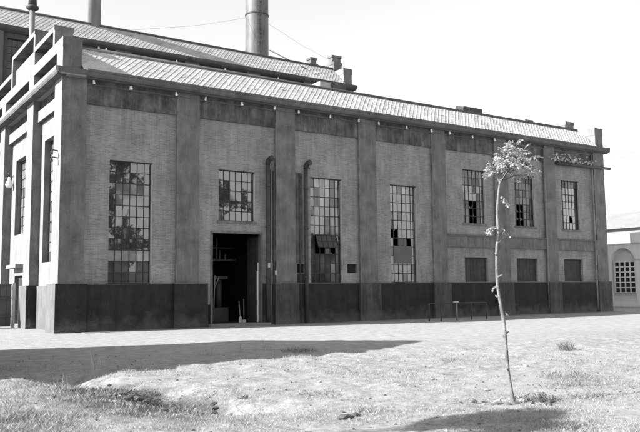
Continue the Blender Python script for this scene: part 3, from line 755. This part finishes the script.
wf=mb.build('window',M['white'],AG); MB().box(FX+.22,FX+.26,y0,y1,z0,z1).build('pane',M['glass_dark'],wf)
SH = thing('far_shed',(78,25,0),'washed out pale shed with low roof, beyond the gatehouse','building')
MB().box(76,90,2,32,0,9.0).build('wall',M['far_pale'],SH)
MB().prismy([(75.4,9.0),(83,11.6),(90.6,9.0),(90.6,8.85),(75.4,8.85)],1.4,32.6).build('roof',M['far_roof'],SH)
OW = MB()
for z_,y_ in ((12.6,0),(12.3,.5)): OW.tube([(38.3,9+y_,13.4),(45,6+y_,z_-.3),(58,0+y_,z_+.9)],.014,5,cap=False)
o=OW.build('overhead_wire',M['wire']); tag(o,'thin overhead wires sagging in the white sky right of the power house','wire')

# ------------------------------------------------------------------ gate at the left corner
GT = thing('yard_gate',(-.4,6.6,0),'grey board gate closing the gap beside the sunlit gable','gate')
MB().box(-3.2,-.42,6.56,6.62,.06,2.0).build('board_panel',M['gate'],GT)
mb=MB(); mb.box(-3.2,-.42,6.5,6.558,.5,.58); mb.box(-3.2,-.42,6.5,6.558,1.35,1.43); mb.box(-3.2,-.42,6.5,6.56,1.98,2.05); mb.build('rail',M['gate'],GT)
MB().box(-.38,-.25,6.5,6.64,0,2.1).build('post',M['pale_paint'],GT); MB().box(-3.4,-3.22,6.5,6.66,0,2.15).build('post',M['gate'],GT)

# ------------------------------------------------------------------ railing by the wall
RL = thing('railing',(19.9,-2.7,0),'low pipe railing standing in the shade before the plinth','railing')
for x,y in ((17.55,-2.65),(18.35,-2.65),(19.35,-2.75),(20.5,-2.65),(21.6,-2.65)):
    MB().tube([(x,y,-.05),(x,y,.88)],.032 if x!=19.35 else .04,8).build('post',M['pipe_pale'] if x==19.35 else M['pipe'],RL)
MB().tube([(17.55,-2.65,.87),(19.35,-2.73,.88),(21.6,-2.65,.86)],.026,8).build('top_rail',M['pipe'],RL)
MB().tube([(19.1,-2.78,.93),(19.45,-2.78,.93)],.045,8).build('cap',M['pale_paint'],RL)

# ------------------------------------------------------------------ inside the doorway
mc = thing('machine',(8.3,2.6,.1),'dark machine standing inside the open doorway','machine')
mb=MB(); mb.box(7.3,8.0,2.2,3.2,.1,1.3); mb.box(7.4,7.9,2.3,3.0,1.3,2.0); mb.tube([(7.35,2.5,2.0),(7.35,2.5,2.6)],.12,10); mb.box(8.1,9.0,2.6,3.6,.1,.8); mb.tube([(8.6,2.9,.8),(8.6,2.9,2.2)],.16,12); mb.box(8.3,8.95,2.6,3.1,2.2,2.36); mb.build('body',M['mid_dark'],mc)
mb=MB(); mb.tube([(7.0,2.4,3.1),(9.3,2.4,3.15)],.05,8); mb.tube([(8.2,2.3,3.1),(8.2,2.3,4.25)],.04,8); mb.tube([(7.0,2.6,3.75),(9.3,2.6,3.75)],.04,8)
for k in range(7): mb.tube([(7.2+k*.3,2.38,3.12),(7.2+k*.3,2.38,3.2+.22*((k*5)%3))],.05,6)
mb.build('pipework',M['mid_dark'],mc)
def tool(name,x,y,tilt,h,label,head):
    t=thing(name,(x,y,.12),label,'tool')
    MB().tube([(x,y,.3),(x+tilt,y+.25,h)],.022,8).build('handle',M['wood_pale'],t)
    mb=MB()
    if head=='shovel': mb.prismy([(x-.07,.12),(x-.0,.1),(x+.07,.12),(x+.07,.36),(x+.02,.42),(x-.02,.42),(x-.07,.36)],y-.02,y+.0)
    else: mb.box(x-.09,x+.09,y-.03,y+.03,.12,.25)
    mb.build('head',M['pale_paint'] ,t); return t
tool('shovel',8.62,.62,.06,1.15,'short pale shovel leaning upright in the doorway','shovel')
tool('broom',8.86,.7,.12,1.22,'pale handled broom leaning inside the doorway beside the shovel','broom')
pr=MB(); pr.tube([(7.42,1.0,.5),(7.45,1.0,1.6),(7.5,1.05,2.35)],.03,8); pr.tube([(7.46,1.0,1.75),(7.68,1.0,2.25)],.022,8)  # pale forked tubes stand in for light streaks from a distant doorway
o=pr.build('light_streak',M['wood_pale']); tag(o,'pale forked shape added as streaks of light at the left inside the doorway','light streak')
MB_=MB(); MB_.tube([(6.95,1.6,.1),(6.95,1.6,3.9)],.07,8); o=MB_.build('inner_pipe',M['mid_dark'],PH)

# ------------------------------------------------------------------ sapling
SB = Vector((.23,-23.75,0)); lat = rt.copy(); dep = Vector((fw.x,fw.y,0)).normalized()
gz = ground_z(SB.x,SB.y)
SP = thing('sapling',(SB.x,SB.y,gz),'slender crooked young tree with a pale feathery drooping crown','tree')
def S(l,z,d=0): return SB+lat*l+dep*d+Vector((0,0,z+gz*(1-min(1,z))))
tr=[(0,-.1),(0,0),(-.013,.18),(-.049,.44),(-.066,.73),(-.079,.98),(-.092,1.12),(-.128,1.38),(-.164,1.66),(-.163,1.88),(-.158,2.21),(-.131,2.47),(-.139,2.75),(-.111,3.03),(-.08,3.18),(-.043,3.38),(.0,3.55)]
rd=[.045,.034,.027,.024,.022,.021,.024,.025,.023,.022,.022,.021,.019,.017,.015,.012,.009]
trp=[S(l,z,.02*math.sin(z*4)) for l,z in tr]
mb=MB(); mb.tube(trp,[r*(1+.12*math.sin(i*2.3)) for i,r in enumerate(rd)],10)
for l,z,s in ((-.08,.98,.7),(-.078,.93,-.5),(-.068,.7,.3),(-.05,.47,-.45),(-.1,1.17,.4),(-.15,1.5,-.6),(-.16,1.8,.9),(-.16,2.12,-.3),(-.15,2.3,.8)):   # knots and pruned twigs
    p=S(l,z); mb.tube([p,p+lat*s*.05+Vector((0,0,.02)),p+lat*s*.085+Vector((0,0,.035))],[.02,.013,.008],6)
mb.build('trunk',M['bark'],SP)
crown=MB(); twig=MB()
def leaf(p,dirv,size,tone):
    dirv=dirv.normalized(); sd_=dirv.cross(Vector((random.uniform(-1,1),random.uniform(-1,1),random.uniform(.2,1)))).normalized()
    crown.quad(p,p+dirv*size*.45+sd_*size*.26,p+dirv*size,p+dirv*size*.45-sd_*size*.26,0,tone)
def frond(p0,d,length,droop,n,r0=.006,ls=.055):
    pts=[p0]; v=d.normalized(); st=length/n
    for i in range(n):
        v=(v+Vector((random.uniform(-.12,.12),random.uniform(-.12,.12),-droop/n))).normalized(); pts.append(pts[-1]+v*st)
    twig.tube(pts,[r0*(1-.7*i/n) for i in range(n+1)],5,cap=False)
    tn=random.uniform(.25,.9)
    for i in range(1,n+1):
        t=(pts[i]-pts[i-1]).normalized(); s=t.cross(Vector((0,0,1)));
        if s.length<.1: s=lat
        s.normalize()
        for sg in (-1,1):
            leaf(pts[i]*1.0+Vector((random.uniform(-.01,.01),)*3), s*sg+t*.5+Vector((0,0,-.35))+Vector([random.uniform(-.25,.25) for _ in range(3)]), ls*random.uniform(.7,1.25), max(.02,min(1,tn+random.uniform(-.25,.25))))
    return pts
top=S(-.05,3.36)
tips=[(-.27,3.38,.0),(-.24,3.33,.2),(-.22,3.5,-.2),(-.12,3.6,.1),(-.03,3.68,-.1),(.04,3.74,.1),(.1,3.72,-.2),(.17,3.7,.15),(.24,3.66,-.05),(.3,3.6,.2),(.36,3.52,-.1),(.38,3.42,.1),(.36,3.34,-.15),(.3,3.3,.15),(.2,3.36,-.28),(.1,3.36,.3),(.02,3.38,-.3),(.0,3.55,.3),(.14,3.55,-.28),(.22,3.5,.0),(.1,3.6,.0),(-.08,3.45,.25),(-.15,3.42,-.25),(.28,3.44,.05),(-.26,3.36,.05),(.33,3.5,.0),(.12,3.46,.1),(.05,3.44,-.1),(.2,3.58,.1)]
for l,z,d in tips:
    l+=.055; tip=S(l,z+.02,d); base=trp[random.choice([-3,-2,-2,-1])]
    mid=(base+tip)/2+Vector((0,0,.05))
    twig.tube([base,mid,tip],[.008,.006,.003],5,cap=False)
    for k in range(11):
        f=random.uniform(.4,1.0); p=base.lerp(mid,f*2) if f<.5 else mid.lerp(tip,f*2-1)
        dv=(tip-base).normalized()+Vector((random.uniform(-.9,.9),random.uniform(-.9,.9),random.uniform(-.5,.7)))
        frond(p,dv,random.uniform(.07,.14),1.0,6,ls=.038)
for k in range(7): frond(S(-.16,2.52+.03*k/7),lat*(-1 if k<5 else 1)+Vector((random.uniform(-.4,.4),random.uniform(-.5,.5),random.uniform(-.1,.45))),random.uniform(.12,.26),1.3,6,ls=.05)
for k in range(9): frond(S(-.1,2.98),lat*1.0+Vector((random.uniform(-.2,.4),random.uniform(-.4,.4),random.uniform(-.4,.2))),random.uniform(.1,.2),1.3,5,ls=.05)
for k in range(2): frond(S(-.12,3.42),lat*-1+Vector((random.uniform(-.2,.2),random.uniform(-.4,.4),.1)),.17,1.9,6,ls=.045)
for k in range(3): frond(S(-.164,1.67),lat*random.choice((-1,-1,1))+Vector((random.uniform(-.4,.4),random.uniform(-.6,.6),.2)),.09,1.3,4,ls=.045)
for k in range(2): frond(S(-.1,1.3),lat+Vector((random.uniform(-.4,.4),random.uniform(-.6,.6),.1)),.1,1.3,4,ls=.035)
crown.build('crown',M['leaf_pale'],SP); twig.build('branches',M['bark'],SP)
for i,(dx,dy,r) in enumerate(((-.2,.1,.06),(.09,.12,.035),(.13,-.05,.045),(.4,.25,.035))):
    o=MB().blob((SB.x+dx,SB.y+dy,ground_z(SB.x+dx,SB.y+dy)+r*.4),r,i,squash=(1.2,1,.7)).build('stone',M['stone'])
    tag(o,['pale stone left of the sapling foot','small pale stone close right of the sapling foot','pale stone lying before the sapling foot','pale stone farthest right of the sapling foot'][i],'stone','stones round the sapling')
o=MB()
for k in range(16):
    a=random.uniform(-.55,.75); b=random.uniform(-.15,.25); p=SB+lat*a+dep*b
    o.blob((p.x,p.y,ground_z(p.x,p.y)+.01),random.uniform(.025,.06),k,sub=1,squash=(1.3,1,.7))
tag(o.build('soil_clods',M['clod']),'dark clods of dug soil round the sapling foot','soil',kind='stuff')

# ------------------------------------------------------------------ big trees and a block outside the frame (shadows, reflections)
def big_tree(name,x,y,h,cr,zc,label,n=2600,seed=0,ls=.3,trunkr=.22):
    R=random.Random(seed); t=thing(name,(x,y,0),label,'tree','trees round the yard')
    mb=MB(); tp=[(x,y,-.2),(x+.1,y,h*.25),(x-.1,y+.1,h*.5),(x,y,h*.8)]; mb.tube(tp,[trunkr*1.2,trunkr,trunkr*.7,trunkr*.2],10)
    cl=[]
    for k in range(16):
        a=R.uniform(0,6.28); rr=cr*R.uniform(.3,.85); z=zc+R.uniform(-.8,.9)*(h-zc); f=Vector((x+rr*math.cos(a),y+rr*math.sin(a),z)); cl.append((f,cr*R.uniform(.28,.45)))
        st=Vector((x,y,h*R.uniform(.3,.6))); 
        if trunkr>.15 or k%3==0: mb.tube([st,(st+f)/2+Vector((0,0,-.1)),f],[trunkr*.3,trunkr*.18,.015],6)
    mb.build('trunk',M['bark_dark'],t)
    c=MB()
    for k in range(n):
        f,r=R.choice(cl); v=Vector((R.gauss(0,1),R.gauss(0,1),R.gauss(0,1))).normalized()*r*R.random()**.4; p=f+v
        a=Vector((R.uniform(-1,1),R.uniform(-1,1),R.uniform(-1,1))).normalized()*ls*R.uniform(.5,1); b=a.cross(Vector((R.uniform(-1,1),R.uniform(-1,1),R.uniform(-1,1)))).normalized()*ls*.35
        c.quad(p-a,p-b,p+a,p+b,0,R.random())
    c.build('crown',M['leaf'],t); return t
big_tree('leafy_tree',-8.6,-23.15,4.7,.74,4.25,'small leafy tree left of the yard, nearest the ditch',5200,3,.075,.07)
big_tree('leafy_tree',14.9,-37,15.2,2.5,12.2,'tall leafy tree behind the viewpoint, opposite the first window',4200,5,.24)
big_tree('leafy_tree',26.3,-40.5,19,3.2,14.3,'tallest leafy tree behind the viewpoint, opposite the doorway',4600,6,.28)
big_tree('leafy_tree',16.3,-38.6,8.4,2.4,6.1,'bushy tree of middle height behind the viewpoint, beside the tall one',3000,8,.22)
big_tree('leafy_tree',41,-44,8.5,3.4,5.2,'broad tree farthest along behind the viewpoint',2600,9,.3)
NB = thing('neighbouring_house', (-11,-10.2,0), 'gabled brick house left of the yard, casting the long shadow', 'house')
mb=MB(); mb.prism([(-13,0),(-7.4,0),(-7.4,5.6),(-10.2,7.75),(-13,5.6)],-17,-5.7); mb.build('wall',M['block'],NB)
mb=MB(); mb.prism([(-13.35,5.38),(-10.2,7.8),(-7.05,5.38),(-7.05,5.55),(-10.2,8.0),(-13.35,5.55)],-17.2,-5.5); mb.build('roof',M['tile_far'],NB)
MB().box(-15.6,-5.8,-15.0,-13.01,0,2.2).build('lean_to',M['block'],NB)
MB().prism([(-15.3,2.15),(-13.01,2.75),(-13.01,2.85),(-15.3,2.27)],-15.8,-5.6).build('lean_to_roof',M['tile_far'],NB)
for x0 in (-14.8,-11.4,-8.2): window(NB,'x',x0,x0+1.3,3.2,4.8,3,3,-13.06,.0,lambda r,c: random.choice([0,1,3]))
# ------------------------------------------------------------------ grass, weeds, stones
gr=MB(); cnt=0
def blade(mb,x,y,h,wd,lean,tone):
    z=ground_z(x,y)-.01; a=random.uniform(0,6.28); dx,dy=math.cos(a)*wd,math.sin(a)*wd; b=random.uniform(0,6.28); lx,ly=math.cos(b)*lean*h,math.sin(b)*lean*h
    mb.quad((x-dx,y-dy,z),(x+dx,y+dy,z),(x+lx*.5+dx*.6,y+ly*.5+dy*.6,z+h*.65),(x+lx,y+ly,z+h),0,tone)
while cnt<120000:
    d=math.sqrt(random.uniform(6.5**2,10.5**2)) if random.random()<.5 else random.uniform(8,21); s=random.uniform(-.56,.56)*d
    p=Vector((CAM.x,CAM.y,0))+dep*d+lat*s
    if p.y>-12.6: continue
    n=noise.noise(Vector((p.x*.55,p.y*.55,1)))+.6*noise.noise(Vector((p.x*2.1,p.y*2.1,4)))
    left=max(0,min(1,(-2.5-(s+ .0*d))/1.5)) if d<14 else 0
    edge=max(0,min(1,(-12.6-p.y)/1.5))
    if random.random()>edge*(.42+.8*n+.5*left): continue
    h=random.uniform(.015,.05)*(1+.9*max(0,n))+left*random.uniform(.0,.07)
    blade(gr,p.x,p.y,h,random.uniform(.0014,.0034),random.uniform(.2,1.1),min(1,max(.02,random.gauss(.55,.25)-.15*left))); cnt+=1
o=gr.build('dry_grass',M['grass']); tag(o,'short pale dry grass over the bare yard','grass',kind='stuff')

o=MB()
for k in range(170):
    t=random.random(); x=-4.45+1.0*t+random.gauss(0,.3); y=-17.2-4.2*t+random.gauss(0,.3); r=random.uniform(.02,.065)
    o.blob((x,y,ground_z(x,y)+r*.3),r,k,sub=1,squash=(1.3,1,.7))
tag(o.build('ditch_clods',M['clod']),'dark broken soil lying along the ditch at the left','soil',kind='stuff')
def weed(x,y,h,n,label,m='weed',spread=.16,lo=.1,hi=.8,lean=.8,wd=1):
    mb=MB(); z0=ground_z(x,y)
    for k in range(n*3):
        a=random.uniform(0,6.28); r=spread*random.random()**.6; hh=h*random.uniform(.35,1)*(1-.5*r/spread)
        px,py=x+math.cos(a)*r,y+math.sin(a)*r
        blade(mb,px,py,hh,random.uniform(.0018,.004)*wd,random.uniform(.05,lean),random.uniform(lo,hi))
        for q_ in range(3):
            zz=z0+hh*random.uniform(.25,1.05); aa=random.uniform(0,6.28); s_=random.uniform(.008,.024); c_=Vector((px+random.gauss(0,.03),py+random.gauss(0,.03),zz)); v=Vector((math.cos(aa),math.sin(aa),random.uniform(-.3,.8)))*s_; w2=v.cross(Vector((random.uniform(-.5,.5),.2,1)))*.45
            mb.quad(c_-v,c_-w2,c_+v,c_+w2,0,random.uniform(lo,hi))
    o=mb.build('weed',M[m]); tag(o,label,'weed','weeds in the yard'); return o
weed(-3.25,-15.7,.75,4,'tall thin weed at the edge of the shadow on the left',m='grass',spread=.12,lo=.4,hi=1,lean=.25,wd=.8)
weed(-4.1,-16.4,.5,6,'weed beside the tall thin one at the left shadow edge',m='grass',spread=.2,lo=.3,hi=.9,lean=.3,wd=.8)
weed(-3.75,-19.0,.2,170,'dark leafy clump on the ditch bank',lo=0,hi=.3,spread=.55)
weed(-4.1,-17.9,.18,130,'dark clump at the far end of the ditch',lo=0,hi=.35,spread=.4)
weed(.3,-13.45,.38,16,'weed tuft on the shadow edge nearest the doorway',m='grass',spread=.3,lo=.3,hi=1,lean=.35)
weed(1.4,-13.2,.3,18,'weed tuft in the middle of the shadow edge',m='grass',spread=.35,lo=.3,hi=1,lean=.4)
weed(2.2,-13.0,.42,16,'tallest weed tuft on the right of the shadow edge',m='grass',spread=.3,lo=.3,hi=1,lean=.35)
weed(2.6,-14.2,.2,50,'low dark weed patch below the shadow edge',lo=0,hi=.4,spread=.5)
weed(8.3,-18.3,.36,26,'lone weed on the bare ground right of the sapling',spread=.25,lo=0,hi=.4)
weed(3.3,-22.3,.22,70,'bushy weed right of the sapling',m='grass',spread=.55,lo=.0,hi=.5)
weed(2.9,-23.25,.2,60,'spreading weed nearest the right border',m='grass',spread=.65,lo=.0,hi=.6)
weed(2.2,-23.0,.16,45,'low weed between the sapling and the bushy weed',m='grass',spread=.5,lo=.0,hi=.6)
weed(.75,-23.8,.13,40,'small weed at the right of the sapling foot',spread=.3,lo=0,hi=.4)
for x,y,h,n,lb in ((4.1,-18.5,.12,30,'faint low weed far off to the left of the lone weed'),(1.6,-24.0,.14,40,'weed patch close behind the shaded grass at the lower right'),(-.2,-23.3,.09,25,'tiny weed just left of the sapling foot'),(-1.4,-21.3,.10,36,'low weed out in the middle of the yard'),(.4,-19.2,.12,30,'low weed beyond the middle of the yard'),(5.8,-20.4,.12,34,'pale weed right of the sapling, short of the lone weed'),(6.6,-16.6,.12,26,'weed on the bare ground nearest the railing')):
    weed(x,y,h,n,lb,m='grass',spread=.4,lo=.0,hi=.6)
st=[(-2.4,-23.3,.07,'dark'),(-2.2,-23.25,.05,'dark'),(-3.6,-20.9,0.056,'pale'),(-3.0,-21.2,0.042,'pale'),(-2.1,-20.4,0.035,'pale'),(-4.4,-20.2,0.042,'pale'),(1.2,-21.0,0.035,'pale'),(4.1,-20.6,0.056,'pale'),(-.6,-20.0,0.035,'pale'),(-1.2,-22.0,0.025,'pale'),(.9,-22.6,0.035,'pale')]
sl_=['dark clod at the bottom middle of the yard','small dark clod touching the bigger one at the bottom middle','pale stone below the ditch','smaller pale stone right of the ditch','pale pebble where the ditch ends on the right','pale stone among the grass left of the ditch','pale pebble halfway between sapling and shadow','pale stone beyond the sapling on its right','pale pebble in the middle of the yard','tiny pebble in the front of the yard','pale pebble behind the sapling foot']
for i,(x,y,r,c) in enumerate(st):
    o=MB().blob((x,y,ground_z(x,y)+r*.35),r,20+i,squash=(1.5 if c=='dark' else 1.2,1,.6)).build('stone',M['clod'] if c=='dark' else M['stone']); tag(o,sl_[i],'stone','stones in the yard')
peb=MB()
for k in range(900):
    d=random.uniform(7.5,20); s=random.uniform(-.5,.5)*d; p=Vector((CAM.x,CAM.y,0))+dep*d+lat*s
    if p.y>-9: continue
    r=random.uniform(.006,.024); peb.blob((p.x,p.y,ground_z(p.x,p.y)+r*.2),r,k,sub=1,squash=(1.2,1,.7),mi=0 if random.random()<.5 else 1)
tag(peb.build('gravel',[M['stone'],M['clod']]),'scattered gravel on the yard','gravel',kind='stuff')
